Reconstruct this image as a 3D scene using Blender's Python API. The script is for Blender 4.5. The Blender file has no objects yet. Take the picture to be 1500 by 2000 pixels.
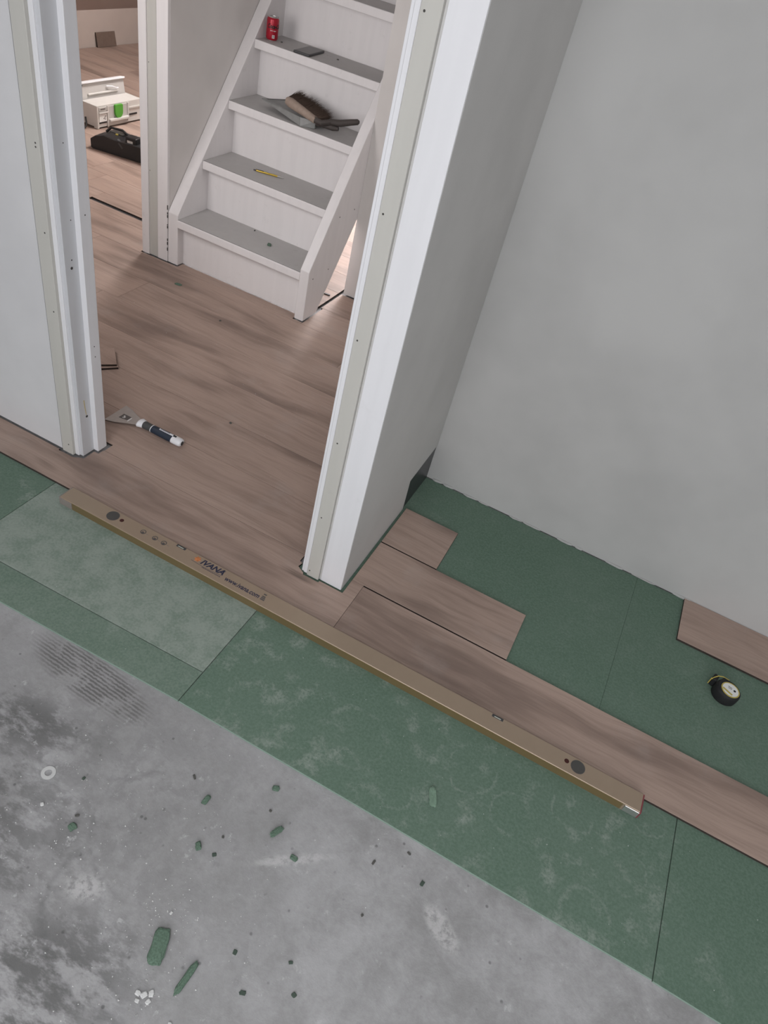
import bpy, bmesh, math, random
from mathutils import Vector, Matrix, noise as mnoise

C = bpy.context.scene.collection
SC = bpy.context.scene

# ------------------------------------------------------------------ camera
cam_d = bpy.data.cameras.new('camera')
cam_d.sensor_fit = 'VERTICAL'
cam_d.sensor_height = 36.0
cam_d.sensor_width = 27.0
cam_d.lens = 1385.36 / 2000.0 * 36.0
cam_d.clip_start = 0.02
cam_o = bpy.data.objects.new('camera', cam_d)
C.objects.link(cam_o)
_R = (0.87914469, 0.43016646, 0.20508885)
_D = (0.4332036, -0.54203681, -0.72009078)
_F = (-0.1985932, 0.72190922, -0.66287844)
_m = Matrix(((_R[0], -_D[0], -_F[0], 0.0),
             (_R[1], -_D[1], -_F[1], 0.0),
             (_R[2], -_D[2], -_F[2], 1.55),
             (0, 0, 0, 1)))
cam_o.matrix_world = _m
SC.camera = cam_o

# ------------------------------------------------------------------ world, lights, exposure
w = bpy.data.worlds.new('world'); SC.world = w
w.use_nodes = True
w.node_tree.nodes['Background'].inputs[0].default_value = (0.75, 0.82, 0.95, 1)
w.node_tree.nodes['Background'].inputs[1].default_value = 0.25
SC.view_settings.view_transform = 'Standard'
SC.view_settings.look = 'None'
SC.view_settings.gamma = 1.0
SC.view_settings.use_curve_mapping = False
SC.view_settings.exposure = 0.35
SC.cycles.max_bounces = 7
SC.cycles.diffuse_bounces = 3
SC.cycles.use_light_tree = False
SC.cycles.glossy_bounces = 2
SC.cycles.caustics_reflective = False
SC.cycles.caustics_refractive = False


def area(name, loc, target, sx, sy, power, col):
    d = bpy.data.lights.new(name, 'AREA')
    d.shape = 'RECTANGLE'; d.size = sx; d.size_y = sy
    d.energy = power; d.color = col
    o = bpy.data.objects.new(name, d); C.objects.link(o)
    o.location = loc
    o.rotation_euler = (Vector(target) - Vector(loc)).to_track_quat('-Z', 'Y').to_euler()
    return o


area('window_light_main', (0.55, -2.42, 1.50), (-0.35, 1.0, 0.8), 3.4, 1.5, 51, (0.97, 0.977, 1.0))
area('overhead_fill', (-0.05, -0.70, 2.46), (-0.05, 0.0, 0.0), 1.5, 1.1, 33, (0.98, 0.982, 1.0))  # unseen light added overhead to brighten the floor; the ceiling has no window
area('left_room_fill', (-3.05, 4.25, 2.05), (-3.5, 4.1, 0.0), 0.9, 0.9, 95, (1.0, 0.95, 0.93))  # added overhead light, favours the floor over the far wall; no window there
area('window_light_back_room', (-1.75, 5.80, 1.15), (-1.55, 3.0, 0.2), 0.75, 1.3, 120, (1.0, 0.96, 0.97))
area('hall_riser_fill', (-2.05, 1.47, 1.10), (-1.75, 2.8, 1.05), 0.5, 0.7, 6.2, (1.0, 0.965, 0.965))  # added light with no fixture, set front-left to brighten the stair risers
area('hall_end_fill', (1.3, 2.5, 1.45), (-1.3, 2.6, 0.7), 0.7, 1.2, 9, (1.0, 0.96, 0.96))  # unseen fill added from the right for the outer stair string

# ------------------------------------------------------------------ helpers


def lin(c):
    def f(v):
        v /= 255.0
        return v / 12.92 if v <= 0.04045 else ((v + 0.055) / 1.055) ** 2.4
    return (f(c[0]), f(c[1]), f(c[2]), 1.0)


class MB:
    def __init__(self):
        self.v = []; self.f = []

    def add(self, verts, faces):
        n = len(self.v)
        self.v += [tuple(p) for p in verts]
        self.f += [tuple(i + n for i in q) for q in faces]
        return self

    def box(self, x0, x1, y0, y1, z0, z1):
        return self.add([(x0, y0, z0), (x1, y0, z0), (x1, y1, z0), (x0, y1, z0), (x0, y0, z1), (x1, y0, z1), (x1, y1, z1), (x0, y1, z1)],
                        [(3, 2, 1, 0), (4, 5, 6, 7), (0, 1, 5, 4), (1, 2, 6, 5), (2, 3, 7, 6), (3, 0, 4, 7)])

    def prism(self, poly, z0, z1, axis='z', bev=0.0):
        n = len(poly)
        area2 = sum(poly[i][0] * poly[(i + 1) % n][1] - poly[(i + 1) % n][0] * poly[i][1] for i in range(n))
        if area2 < 0: poly = poly[::-1]

        def m(a, b, c):
            return (a, b, c) if axis == 'z' else ((c, a, b) if axis == 'x' else (b, c, a))
        if bev > 0:
            ins = inset(poly, bev)
            V = [m(a, b, z0) for a, b in poly] + [m(a, b, z1 - bev) for a, b in poly] + [m(a, b, z1) for a, b in ins]
            F = [tuple(range(n - 1, -1, -1)), tuple(range(2 * n, 3 * n))]
            for r in (0, n):
                F += [(r + i, r + (i + 1) % n, r + n + (i + 1) % n, r + n + i) for i in range(n)]
        else:
            V = [m(a, b, z0) for a, b in poly] + [m(a, b, z1) for a, b in poly]
            F = [tuple(range(n - 1, -1, -1)), tuple(range(n, 2 * n))]
            F += [(i, (i + 1) % n, n + (i + 1) % n, n + i) for i in range(n)]
        return self.add(V, F)

    def tube(self, pts, rad, seg=10, cap=True):
        pts = [Vector(p) for p in pts]
        n0 = len(self.v)
        prev = None
        for i, p in enumerate(pts):
            t = (pts[min(i + 1, len(pts) - 1)] - pts[max(i - 1, 0)]).normalized()
            if prev is None:
                a = Vector((0, 0, 1)) if abs(t.z) < 0.9 else Vector((1, 0, 0))
                u = t.cross(a).normalized()
            else:
                u = (prev - t * prev.dot(t)).normalized()
            prev = u
            vv = t.cross(u)
            r = rad[i] if isinstance(rad, (list, tuple)) else rad
            for k in range(seg):
                a = 2 * math.pi * k / seg
                self.v.append(tuple(p + (u * math.cos(a) + vv * math.sin(a)) * r))
        for i in range(len(pts) - 1):
            for k in range(seg):
                a = n0 + i * seg + k; b = n0 + i * seg + (k + 1) % seg
                self.f.append((a, b, b + seg, a + seg))
        if cap:
            self.f.append(tuple(n0 + k for k in range(seg - 1, -1, -1)))
            e = n0 + (len(pts) - 1) * seg
            self.f.append(tuple(e + k for k in range(seg)))
        return self

    def lathe(self, prof, seg=32, c=(0, 0, 0)):
        n0 = len(self.v)
        for r, z in prof:
            for k in range(seg):
                a = 2 * math.pi * k / seg
                self.v.append((c[0] + r * math.cos(a), c[1] + r * math.sin(a), c[2] + z))
        for i in range(len(prof) - 1):
            for k in range(seg):
                a = n0 + i * seg + k; b = n0 + i * seg + (k + 1) % seg
                self.f.append((a, b, b + seg, a + seg))
        closed = prof[0] == prof[-1]
        if prof[0][0] > 0 and not closed: self.f.append(tuple(n0 + k for k in range(seg - 1, -1, -1)))
        e = n0 + (len(prof) - 1) * seg
        if prof[-1][0] > 0 and not closed: self.f.append(tuple(e + k for k in range(seg)))
        return self

    def build(self, name, m, parent=None, smooth=False, bevel=0.0, bseg=2, loc=None):
        me = bpy.data.meshes.new(name)
        me.from_pydata(self.v, [], self.f)
        bm = bmesh.new(); bm.from_mesh(me)
        bmesh.ops.remove_doubles(bm, verts=bm.verts, dist=1e-6)
        bmesh.ops.recalc_face_normals(bm, faces=bm.faces)
        if bevel > 0:
            ed = [e for e in bm.edges if len(e.link_faces) == 2 and e.calc_face_angle(0) > 0.5]
            bmesh.ops.bevel(bm, geom=ed, offset=bevel, segments=bseg, affect='EDGES', profile=0.5)
        bm.to_mesh(me); bm.free()
        if smooth:
            for p in me.polygons: p.use_smooth = True
            try:
                me.set_sharp_from_angle(angle=math.radians(40))
            except Exception:
                pass
        return link(name, me, m, parent, loc)


def inset(poly, d):
    n = len(poly); out = []
    for i in range(n):
        p0 = Vector(poly[i - 1]); p1 = Vector(poly[i]); p2 = Vector(poly[(i + 1) % n])
        e1 = (p1 - p0).normalized(); e2 = (p2 - p1).normalized()
        n1 = Vector((-e1.y, e1.x)); n2 = Vector((-e2.y, e2.x))
        k = 1 + n1.dot(n2)
        q = p1 + (n1 + n2) * (d / max(k, 0.2))
        out.append((q.x, q.y))
    return out


def link(name, me, m, parent=None, loc=None):
    o = bpy.data.objects.new(name, me); C.objects.link(o)
    if m is not None:
        me.materials.clear(); me.materials.append(m)
    if loc is not None: o.location = loc
    if parent is not None: o.parent = parent
    return o


def thing(name, label=None, cat=None, loc=(0, 0, 0), rz=0.0, group=None, kind=None):
    o = bpy.data.objects.new(name, None); C.objects.link(o)
    o.empty_display_size = 0.05
    o.location = loc; o.rotation_euler = (0, 0, rz)
    return tag(o, label, cat, group, kind)


def tag(o, label=None, cat=None, group=None, kind=None):
    if label: o['label'] = label
    if cat: o['category'] = cat
    if group: o['group'] = group
    if kind: o['kind'] = kind
    return o


def text_mesh(body, size, shear=0.0, extrude=0.0003, bold=0.0, align='LEFT'):
    cu = bpy.data.curves.new('lettering', 'FONT')
    cu.body = body; cu.size = size; cu.shear = shear; cu.extrude = extrude; cu.offset = bold
    cu.align_x = align; cu.resolution_u = 3
    o = bpy.data.objects.new('lettering', cu); C.objects.link(o)
    dg = bpy.context.evaluated_depsgraph_get(); dg.update()
    me = bpy.data.meshes.new_from_object(o.evaluated_get(dg))
    bpy.data.objects.remove(o); bpy.data.curves.remove(cu)
    return me


# ------------------------------------------------------------------ materials
class NT:
    def __init__(self, name):
        self.m = bpy.data.materials.new(name); self.m.use_nodes = True
        self.t = self.m.node_tree; self.p = self.t.nodes['Principled BSDF']

    def n(self, typ, **kw):
        o = self.t.nodes.new(typ)
        for k, v in kw.items(): setattr(o, k, v)
        return o

    def set(self, s, v):
        if isinstance(v, bpy.types.NodeSocket): self.t.links.new(v, s)
        else: s.default_value = v

    def math(self, op, a, b=0.0, c=0.0, clamp=False):
        o = self.n('ShaderNodeMath', operation=op, use_clamp=clamp)
        self.set(o.inputs[0], a); self.set(o.inputs[1], b); self.set(o.inputs[2], c)
        return o.outputs[0]

    def vmath(self, op, a, b=(0, 0, 0)):
        o = self.n('ShaderNodeVectorMath', operation=op)
        self.set(o.inputs[0], a)
        if b is not None: self.set(o.inputs[1], b)
        return o.outputs['Value'] if op in ('LENGTH', 'DISTANCE', 'DOT_PRODUCT') else o.outputs[0]

    def pos(self):
        return self.n('ShaderNodeNewGeometry').outputs['Position']

    def noise(self, vec, scale, detail=3.0, rough=0.55, dist=0.0):
        o = self.n('ShaderNodeTexNoise')
        self.set(o.inputs['Vector'], vec)
        o.inputs['Scale'].default_value = scale; o.inputs['Detail'].default_value = detail
        o.inputs['Roughness'].default_value = rough; o.inputs['Distortion'].default_value = dist
        return o.outputs[0]

    def voro(self, vec, scale, feat='F1', rnd=1.0):
        o = self.n('ShaderNodeTexVoronoi', feature=feat)
        self.set(o.inputs['Vector'], vec)
        o.inputs['Scale'].default_value = scale; o.inputs['Randomness'].default_value = rnd
        return o.outputs['Distance']

    def rng(self, v, a, b, c=0.0, d=1.0, smooth=True):
        o = self.n('ShaderNodeMapRange', clamp=True)
        if smooth: o.interpolation_type = 'SMOOTHSTEP'
        self.set(o.inputs[0], v)
        for i, x in enumerate((a, b, c, d)): o.inputs[i + 1].default_value = x
        return o.outputs[0]

    def mix(self, f, a, b, mode='MIX'):
        o = self.n('ShaderNodeMix', data_type='RGBA', blend_type=mode)
        self.set(o.inputs[0], f); self.set(o.inputs[6], a); self.set(o.inputs[7], b)
        return o.outputs[2]

    def map(self, vec, scale=(1, 1, 1), loc=(0, 0, 0), rot=(0, 0, 0)):
        o = self.n('ShaderNodeMapping')
        self.set(o.inputs[0], vec); o.inputs[1].default_value = loc
        o.inputs[2].default_value = rot; o.inputs[3].default_value = scale
        return o.outputs[0]

    def ell(self, P, cx, cy, rx, ry, soft=0.5, rot=0.0):
        # 1 inside an ellipse of the floor plane, fading out
        v = self.vmath('SUBTRACT', P, (cx, cy, 0))
        v = self.map(v, (1, 1, 0), rot=(0, 0, -rot))
        v = self.vmath('MULTIPLY', v, (1 / rx, 1 / ry, 0))
        return self.rng(self.vmath('LENGTH', v, None), 1.0 - soft, 1.0 + soft, 1.0, 0.0)

    def bump(self, h, strength=0.3, dist=0.002):
        o = self.n('ShaderNodeBump')
        o.inputs['Strength'].default_value = strength; o.inputs['Distance'].default_value = dist
        self.set(o.inputs['Height'], h)
        self.t.links.new(o.outputs[0], self.p.inputs['Normal'])

    def col(self, c): self.set(self.p.inputs['Base Color'], c)

    def rough(self, r): self.set(self.p.inputs['Roughness'], r)


def plain(name, c, rough=0.5, metal=0.0, var=0.06, scale=30, spec=0.5, bump=0.0):
    N = NT(name)
    P = N.n('ShaderNodeTexCoord').outputs['Object']
    n = N.noise(P, scale, 4)
    lo = tuple(v * (1 - var) for v in c[:3]) + (1,); hi = tuple(min(1, v * (1 + var)) for v in c[:3]) + (1,)
    N.col(N.mix(n, lo, hi)); N.rough(rough)
    N.p.inputs['Metallic'].default_value = metal
    N.p.inputs['Specular IOR Level'].default_value = spec
    if bump: N.bump(n, bump, 0.001)
    return N.m


def plaster(name, c, stain=0.05, bump=0.12):
    N = NT(name); P = N.pos()
    a = N.noise(P, 1.7, 4, 0.6); b = N.noise(P, 140, 2); d = N.noise(P, 9, 4)
    lo = tuple(v * (1 - stain * 1.6) for v in c[:3]) + (1,); hi = tuple(min(1, v * (1 + stain)) for v in c[:3]) + (1,)
    k = N.mix(N.rng(a, .3, .7), lo, hi)
    k = N.mix(N.math('MULTIPLY', N.rng(d, .58, .75), 0.12), k, tuple(v * .85 for v in c[:3]) + (1,))
    N.col(k); N.rough(0.85); N.p.inputs['Specular IOR Level'].default_value = 0.25
    N.bump(N.math('ADD', b, N.math('MULTIPLY', d, 1.5)), bump, 0.001)
    return N.m


def painted(name, c, rough=0.42, scuff=0.10):
    N = NT(name); P = N.pos()
    st = N.noise(N.map(P, (30, 30, 3)), 1.0, 4)
    sc = N.noise(P, 22, 5, 0.7)
    lo = tuple(v * .97 for v in c[:3]) + (1,)
    k = N.mix(N.rng(st, .35, .65), lo, c)
    k = N.mix(N.math('MULTIPLY', N.rng(sc, .60, .72), scuff), k, (0.30, 0.27, 0.25, 1))
    N.col(k); N.rough(rough)
    N.bump(st, 0.05, 0.001)
    return N.m


def wood_mat(name, light, mid, dark, rough=0.5):
    N = NT(name); P = N.pos()
    rnd = N.n('ShaderNodeObjectInfo').outputs['Random']
    off = N.n('ShaderNodeCombineXYZ')
    N.set(off.inputs[0], N.math('MULTIPLY', rnd, 53.0)); N.set(off.inputs[1], N.math('MULTIPLY', rnd, 17.0)); N.set(off.inputs[2], N.math('MULTIPLY', rnd, 31.0))
    Q = N.vmath('ADD', P, off.outputs[0])
    warp = N.noise(N.map(Q, (2.2, 5.0, 1)), 1.0, 2)
    cw = N.n('ShaderNodeCombineXYZ'); N.set(cw.inputs[1], N.math('MULTIPLY', N.math('SUBTRACT', warp, 0.5), 0.09))
    Qw = N.vmath('ADD', Q, cw.outputs[0])
    streak = N.noise(N.map(Qw, (1.7, 12, 1)), 1.0, 4, 0.58)
    cloud = N.noise(N.map(Qw, (1.5, 5.5, 1)), 1.0, 3, 0.5)
    grain = N.noise(N.map(Qw, (9, 260, 1)), 1.0, 3, 0.6)
    ring = N.noise(N.map(Qw, (3.5, 70, 1)), 1.0, 3, 0.6)
    f = N.math('ADD', N.math('MULTIPLY', streak, 0.48), N.math('MULTIPLY', cloud, 0.52))
    k = N.mix(N.rng(f, .40, .62), mid, light)
    k = N.mix(N.math('MULTIPLY', N.rng(f, .50, .35), 0.80), k, dark)
    k = N.mix(N.math('MULTIPLY', N.rng(ring, .45, .75), 0.30), k, dark)
    k = N.mix(N.math('MULTIPLY', N.rng(grain, .40, .80), 0.30), k, dark)
    # sparse knots
    kd = N.voro(N.map(Qw, (1.05, 3.6, 1)), 1.15)
    kn = N.math('MULTIPLY', N.rng(kd, .10, .015), N.rng(ring, .25, .6))
    k = N.mix(N.math('MULTIPLY', kn, 0.75), k, tuple(v * .45 for v in dark[:3]) + (1,))
    # slight tone per plank, dust
    tone = N.rng(rnd, 0, 1, 0.96, 1.04, smooth=False)
    hs = N.n('ShaderNodeHueSaturation'); N.set(hs.inputs['Value'], tone); N.set(hs.inputs['Color'], k)
    dust = N.math('MULTIPLY', N.rng(N.noise(P, 5.5, 5, 0.65), .52, .75), 0.16)
    N.col(N.mix(dust, hs.outputs[0], (0.46, 0.42, 0.40, 1)))
    N.rough(N.rng(streak, .3, .7, rough - .05, rough + .10))
    N.p.inputs['Specular IOR Level'].default_value = 0.35
    N.bump(grain, 0.10, 0.0006)
    return N.m


def concrete_mat():
    N = NT('concrete'); P = N.pos()
    a = N.noise(P, 3.2, 4, 0.62, 0.5); b = N.noise(P, 15, 5, 0.68, 0.3); c = N.noise(P, 70, 3, .7)
    f = N.math('ADD', N.math('MULTIPLY', a, 0.45), N.math('ADD', N.math('MULTIPLY', b, 0.40), N.math('MULTIPLY', c, 0.15)))
    k = N.mix(N.rng(f, .36, .64), (0.285, 0.282, 0.280, 1), (0.430, 0.426, 0.432, 1))
    # bare dark, dirty zones toward the left of the room
    left = N.math('MAXIMUM', N.math('MAXIMUM', N.ell(P, -0.82, 0.55, .14, .06, .7, .2), N.ell(P, -0.46, 0.17, .20, .11, .6, .7)), N.ell(P, -0.95, 0.25, .42, .28, .6))
    dn = N.rng(N.noise(N.map(P, (9, 20, 1), rot=(0, 0, -.6)), 1.0, 5, .7), .40, .56)
    k = N.mix(N.math('MULTIPLY', N.math('MULTIPLY', left, dn), .78), k, (0.095, 0.095, 0.092, 1))
    dirty = N.math('MULTIPLY', N.ell(P, -0.62, 0.47, .42, .35, .7), N.rng(b, .42, .60))
    k = N.mix(N.math('MULTIPLY', dirty, .45), k, (0.155, 0.152, 0.15, 1))
    # dark smear arcs
    wob = N.math('MULTIPLY', N.math('SUBTRACT', b, .5), .07)
    for (cx, cy, r, wd) in ((-0.62, .62, .10, .010), (-.40, .50, .16, .010), (-.33, .36, .20, .014)):
        dd = N.vmath('LENGTH', N.map(N.vmath('SUBTRACT', P, (cx, cy, 0)), (1, 1.25, 0)), None)
        ringm = N.rng(N.math('ABSOLUTE', N.math('SUBTRACT', N.math('ADD', dd, wob), r)), 0, wd, 1, 0)
        k = N.mix(N.math('MULTIPLY', N.math('MULTIPLY', ringm, N.rng(a, .45, .6)), .45), k, (0.12, 0.12, 0.12, 1))
    # pale scraped patches
    pale = N.math('MAXIMUM', N.ell(P, 0.185, 0.640, .050, .022, .30, -.5), N.ell(P, -.15, .60, .075, .010, .6, .6))
    pale = N.math('MAXIMUM', pale, N.ell(P, -.47, .35, .035, .022, .6, .5))
    k = N.mix(N.math('MULTIPLY', N.math('MULTIPLY', pale, N.rng(c, .32, .58)), .60), k, (0.58, 0.57, 0.57, 1))
    wsp = N.rng(N.noise(P, 30, 5, .72), .61, .70)
    k = N.mix(N.math('MULTIPLY', wsp, .50), k, (0.56, 0.56, 0.56, 1))
    # pits
    pit = N.rng(N.voro(P, 30), .14, .05)
    k = N.mix(N.math('MULTIPLY', pit, N.math('MULTIPLY', N.rng(b, .44, .58), .6)), k, (0.08, 0.08, 0.08, 1))
    # combed trowel ridges beside the underlay
    rid = N.n('ShaderNodeTexWave', wave_type='BANDS', bands_direction='Y')
    N.set(rid.inputs['Vector'], N.map(P, (1, 1, 1), rot=(0, 0, .06)))
    rid.inputs['Scale'].default_value = 36; rid.inputs['Distortion'].default_value = 2.2
    rid.inputs['Detail'].default_value = 2; rid.inputs['Detail Scale'].default_value = 3
    rm = N.math('MULTIPLY', N.ell(P, -0.785, 0.712, .165, .050, .30, -.10), N.rng(b, .34, .52))
    k = N.mix(N.math('MULTIPLY', rm, .30), k, (0.20, 0.19, 0.185, 1))
    k = N.mix(N.math('MULTIPLY', N.math('MULTIPLY', rm, N.rng(rid.outputs[1], .35, .65)), .68), k, (0.10, 0.097, 0.095, 1))
    N.col(k); N.rough(0.9); N.p.inputs['Specular IOR Level'].default_value = 0.2
    N.bump(N.math('ADD', b, N.math('MULTIPLY', c, .35)), 0.5, 0.004)
    return N.m


def underlay_mat():
    N = NT('green underlay'); P = N.pos()
    col = N.n('ShaderNodeObjectInfo').outputs['Color']
    sep = N.n('ShaderNodeSeparateColor'); N.set(sep.inputs[0], col)
    dustamt = sep.outputs[0]
    fib = N.noise(P, 150, 4, .7); med = N.noise(P, 16, 5, .65); big = N.noise(P, 3.2, 4, .6)
    k = N.mix(N.rng(fib, .3, .7), (0.105, 0.165, 0.122, 1), (0.150, 0.218, 0.168, 1))
    k = N.mix(N.math('MULTIPLY', N.rng(big, .35, .65), .25), k, (0.165, 0.225, 0.18, 1))
    # dust, scuffs and knee prints on the sheets in front of the level
    sy = N.n('ShaderNodeSeparateXYZ'); N.set(sy.inputs[0], P)
    front = N.rng(sy.outputs[1], 1.20, 1.10, 0.0, 1.0)
    sc = N.math('MULTIPLY', N.rng(med, .48, .68), N.rng(big, .38, .56))
    rings = None
    for (cx, cy, r, wd) in ((-.165, .835, .045, .007), (-.03, .86, .05, .006), (-.30, .875, .06, .006), (-1.02, 1.115, .05, .005), (.24, .95, .05, .007), (.455, .825, .055, .008), (.52, .965, .05, .006), (.375, 1.04, .05, .006), (.55, 1.12, .04, .006), (-.17, .92, .08, .012), (.12, 1.0, .06, .006)):
        dd = N.vmath('LENGTH', N.map(N.vmath('SUBTRACT', P, (cx, cy, 0)), (1, 1, 0)), None)
        dd = N.math('ADD', dd, N.math('MULTIPLY', N.math('SUBTRACT', med, .5), .05))
        m_ = N.rng(N.math('ABSOLUTE', N.math('SUBTRACT', dd, r)), 0, wd, 1, 0)
        rings = m_ if rings is None else N.math('MAXIMUM', rings, m_)
    rings = N.math('MULTIPLY', rings, N.rng(N.noise(P, 9, 3), .42, .58))
    d = N.math('MAXIMUM', N.math('MULTIPLY', sc, .85), N.math('MULTIPLY', rings, .50))
    d = N.math('MULTIPLY', d, N.math('MULTIPLY', N.rng(fib, .2, .65), N.math('ADD', N.math('MULTIPLY', front, .55), .12)))
    d = N.math('MAXIMUM', d, N.math('MULTIPLY', dustamt, N.rng(N.math('ADD', N.math('MULTIPLY', med, .6), N.math('MULTIPLY', fib, .4)), .35, .62, .45, 1.0)))
    k = N.mix(d, k, (0.335, 0.375, 0.335, 1))
    N.col(k); N.rough(0.92); N.p.inputs['Specular IOR Level'].default_value = 0.15
    N.bump(fib, 0.35, 0.0012)
    return N.m


M = {}
M['concrete'] = concrete_mat()
M['underlay'] = underlay_mat()
M['wood'] = wood_mat('laminate oak', (0.445, 0.328, 0.272, 1), (0.378, 0.275, 0.226, 1), (0.190, 0.135, 0.112, 1))
M['cutedge'] = plain('pale cut underlay edge', (0.25, 0.33, 0.28, 1), .95, 0, .15, 90, .1)
M['core'] = plain('plank core', (0.035, 0.024, 0.019, 1), .8)
M['plaster_left'] = plaster('white plaster', (0.66, 0.652, 0.66, 1))
M['plaster_room'] = plaster('room plaster', (0.72, 0.72, 0.72, 1))
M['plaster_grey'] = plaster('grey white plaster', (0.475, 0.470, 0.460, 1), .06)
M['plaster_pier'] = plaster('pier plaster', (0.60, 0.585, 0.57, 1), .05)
M['plaster_hall'] = plaster('hall plaster', (0.70, 0.665, 0.64, 1))
M['plaster_far'] = plaster('beige plaster', (0.52, 0.445, 0.40, 1))
M['slope'] = plaster('brown roof lining', (0.46, 0.385, 0.35, 1))
M['ceil'] = plaster('ceiling white', (0.78, 0.78, 0.78, 1))
M['white'] = painted('white gloss paint', (0.80, 0.795, 0.815, 1), .4, .04)
M['white_stair'] = painted('white stair paint', (0.80, 0.765, 0.76, 1), .5, .10)
M['cream'] = painted('cream primer', (0.55, 0.535, 0.495, 1), .6, .06)
M['jamb'] = painted('jamb paint', (0.62, 0.625, 0.645, 1), .3, .06)
M['tread'] = painted('grey tread paint', (0.47, 0.455, 0.445, 1), .6, .35)
M['black'] = plain('black plastic', (0.012, 0.012, 0.013, 1), .45)
M['blackrubber'] = plain('black rubber', (0.010, 0.010, 0.011, 1), .7)
M['darkgrey'] = plain('dark grey', (0.05, 0.05, 0.052, 1), .5)
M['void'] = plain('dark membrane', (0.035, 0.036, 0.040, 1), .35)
M['gold'] = plain('gold anodised aluminium', (0.365, 0.280, 0.205, 1), .42, .3, .04)
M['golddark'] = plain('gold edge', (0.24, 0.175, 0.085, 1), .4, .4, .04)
M['greycap'] = plain('grey cap', (0.24, 0.21, 0.19, 1), .5)
M['redcap'] = plain('red gasket', (0.22, 0.045, 0.055, 1), .5)
M['disc'] = plain('grey disc', (0.075, 0.072, 0.068, 1), .35, .1, .2, 60)
M['hole'] = plain('red hole', (0.05, 0.006, 0.004, 1), .5)
M['vial'] = plain('vial glass', (0.42, 0.44, 0.38, 1), .1)
M['ink'] = plain('navy ink', (0.018, 0.022, 0.055, 1), .5)
M['inkgrey'] = plain('grey ink', (0.10, 0.09, 0.085, 1), .5)
M['orange'] = plain('orange ink', (0.55, 0.20, 0.07, 1), .5)
M['steel'] = plain('brushed steel', (0.44, 0.42, 0.40, 1), .38, .55, .10, 80)
M['aluminium'] = plain('aluminium', (0.62, 0.61, 0.60, 1), .3, .8)
M['whiteplastic'] = plain('white plastic', (0.80, 0.80, 0.82, 1), .4)
M['navy'] = plain('navy grip', (0.016, 0.026, 0.045, 1), .55)
M['greygrip'] = plain('grey grip', (0.06, 0.062, 0.06, 1), .6)
M['boxgrey'] = plain('light grey plastic', (0.62, 0.60, 0.57, 1), .5)
M['boxgrey2'] = plain('inner grey plastic', (0.50, 0.48, 0.46, 1), .5)
M['green'] = plain('green plastic', (0.09, 0.36, 0.04, 1), .45)
M['paper'] = plain('white label', (0.80, 0.80, 0.78, 1), .6)
M['yellow'] = plain('yellow', (0.52, 0.42, 0.10, 1), .45)
M['red'] = plain('red can', (0.42, 0.012, 0.03, 1), .3, .25, .05)
M['brass'] = plain('brass pen', (0.55, 0.38, 0.06, 1), .3, .5)
M['zinc'] = plain('zinc sheet', (0.27, 0.27, 0.262, 1), .5, .3, .25, 40)
M['oldwood'] = plain('worn wood', (0.34, 0.26, 0.21, 1), .7, 0, .25, 60)
M['griptape'] = plain('dark grip', (0.060, 0.048, 0.043, 1), .7)
M['bristle'] = plain('brown bristle', (0.085, 0.055, 0.04, 1), .8, 0, .3, 90)
M['foam'] = plain('green foam', (0.12, 0.18, 0.135, 1), .95, 0, .55, 300, .1, .9)
M['foamdark'] = plain('dark green crumb', (0.075, 0.10, 0.082, 1), .95, 0, .3, 120, .1)
M['crumb'] = plain('dark crumb', (0.11, 0.108, 0.10, 1), .95, 0, .3, 120, .1)
M['grit'] = plain('white grit', (0.62, 0.62, 0.61, 1), .95, 0, .1, 120, .1)
M['bead'] = plain('hole', (0.06, 0.055, 0.05, 1), .8)
M['stain'] = plain('yellow glue', (0.55, 0.44, 0.18, 1), .5)

# ------------------------------------------------------------------ setting: floor, walls, ceilings
ZU = -0.008      # top of the underlay (plank tops are z = 0)
ZC = -0.013      # top of the concrete


def struct(name, label, cat, o=None):
    return tag(o, label, cat, kind='structure')


struct('floor', 'bare grey concrete floor with dust and scrape marks', 'floor', MB().box(-5.0, 2.6, -2.6, 6.6, -.16, ZC).build('floor', M['concrete']))

und = thing('floor_underlay', 'green fibre underlay sheets laid over the concrete', 'underlay', kind='structure')
g = 0.0009
SH = [  # polygon, dust
    ([(-.577 + g, .772), (-.1, .774), (.617 - g, .774), (.617 - g, 1.335), (-.577 + g, 1.335)], .02),
    ([(.617 + g, .772), (1.0, .762), (1.9, .755), (1.9, 1.335), (.617 + g, 1.335)], .0),
    ([(-1.335 + g, .858), (-1.219, .8545), (-.90, .862), (-.577 - g, .870), (-.577 - g, 1.262), (-1.335 + g, 1.262)], .78),
    ([(-2.5, .735), (-1.117, .758), (-.577 - g, .772), (-.577 - g, .870 - 2 * g), (-.90, .862 - 2 * g), (-1.219, .8545 - 2 * g), (-1.335, .858 - 2 * g), (-2.5, .84)], .26),
    ([(-2.5, .842), (-1.335 - g, .8585), (-1.335 - g, 1.262), (-2.5, 1.262)], .06),
    ([(-.43, 1.335 + g), (.3659, 1.335 + g), (.3699, 1.9605), (-.445, 1.9605)], .0),
    ([(.3662, 1.335 + g), (1.9, 1.335 + g), (1.9, 1.9605), (.3702, 1.9605)], .0),
    
]
for poly, du in SH:
    o = MB().prism(poly, ZC, ZU, bev=.0007).build('sheet', M['underlay'], und)
    o.color = (du, 0, 0, 1)
    o.data.materials.append(M['cutedge'])
    for p in o.data.polygons:      # freshly cut, paler edge toward the concrete
        if p.normal.y < -.5 and p.center.y < .80: p.material_index = 1

# laminate planks ------------------------------------------------------------
lam = thing('floor_laminate', 'brown oak laminate planks running through the doorway into the hall', 'laminate floor', kind='structure')
PW = 0.1975
Y0 = 1.166
GAP = 0.0004


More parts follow.
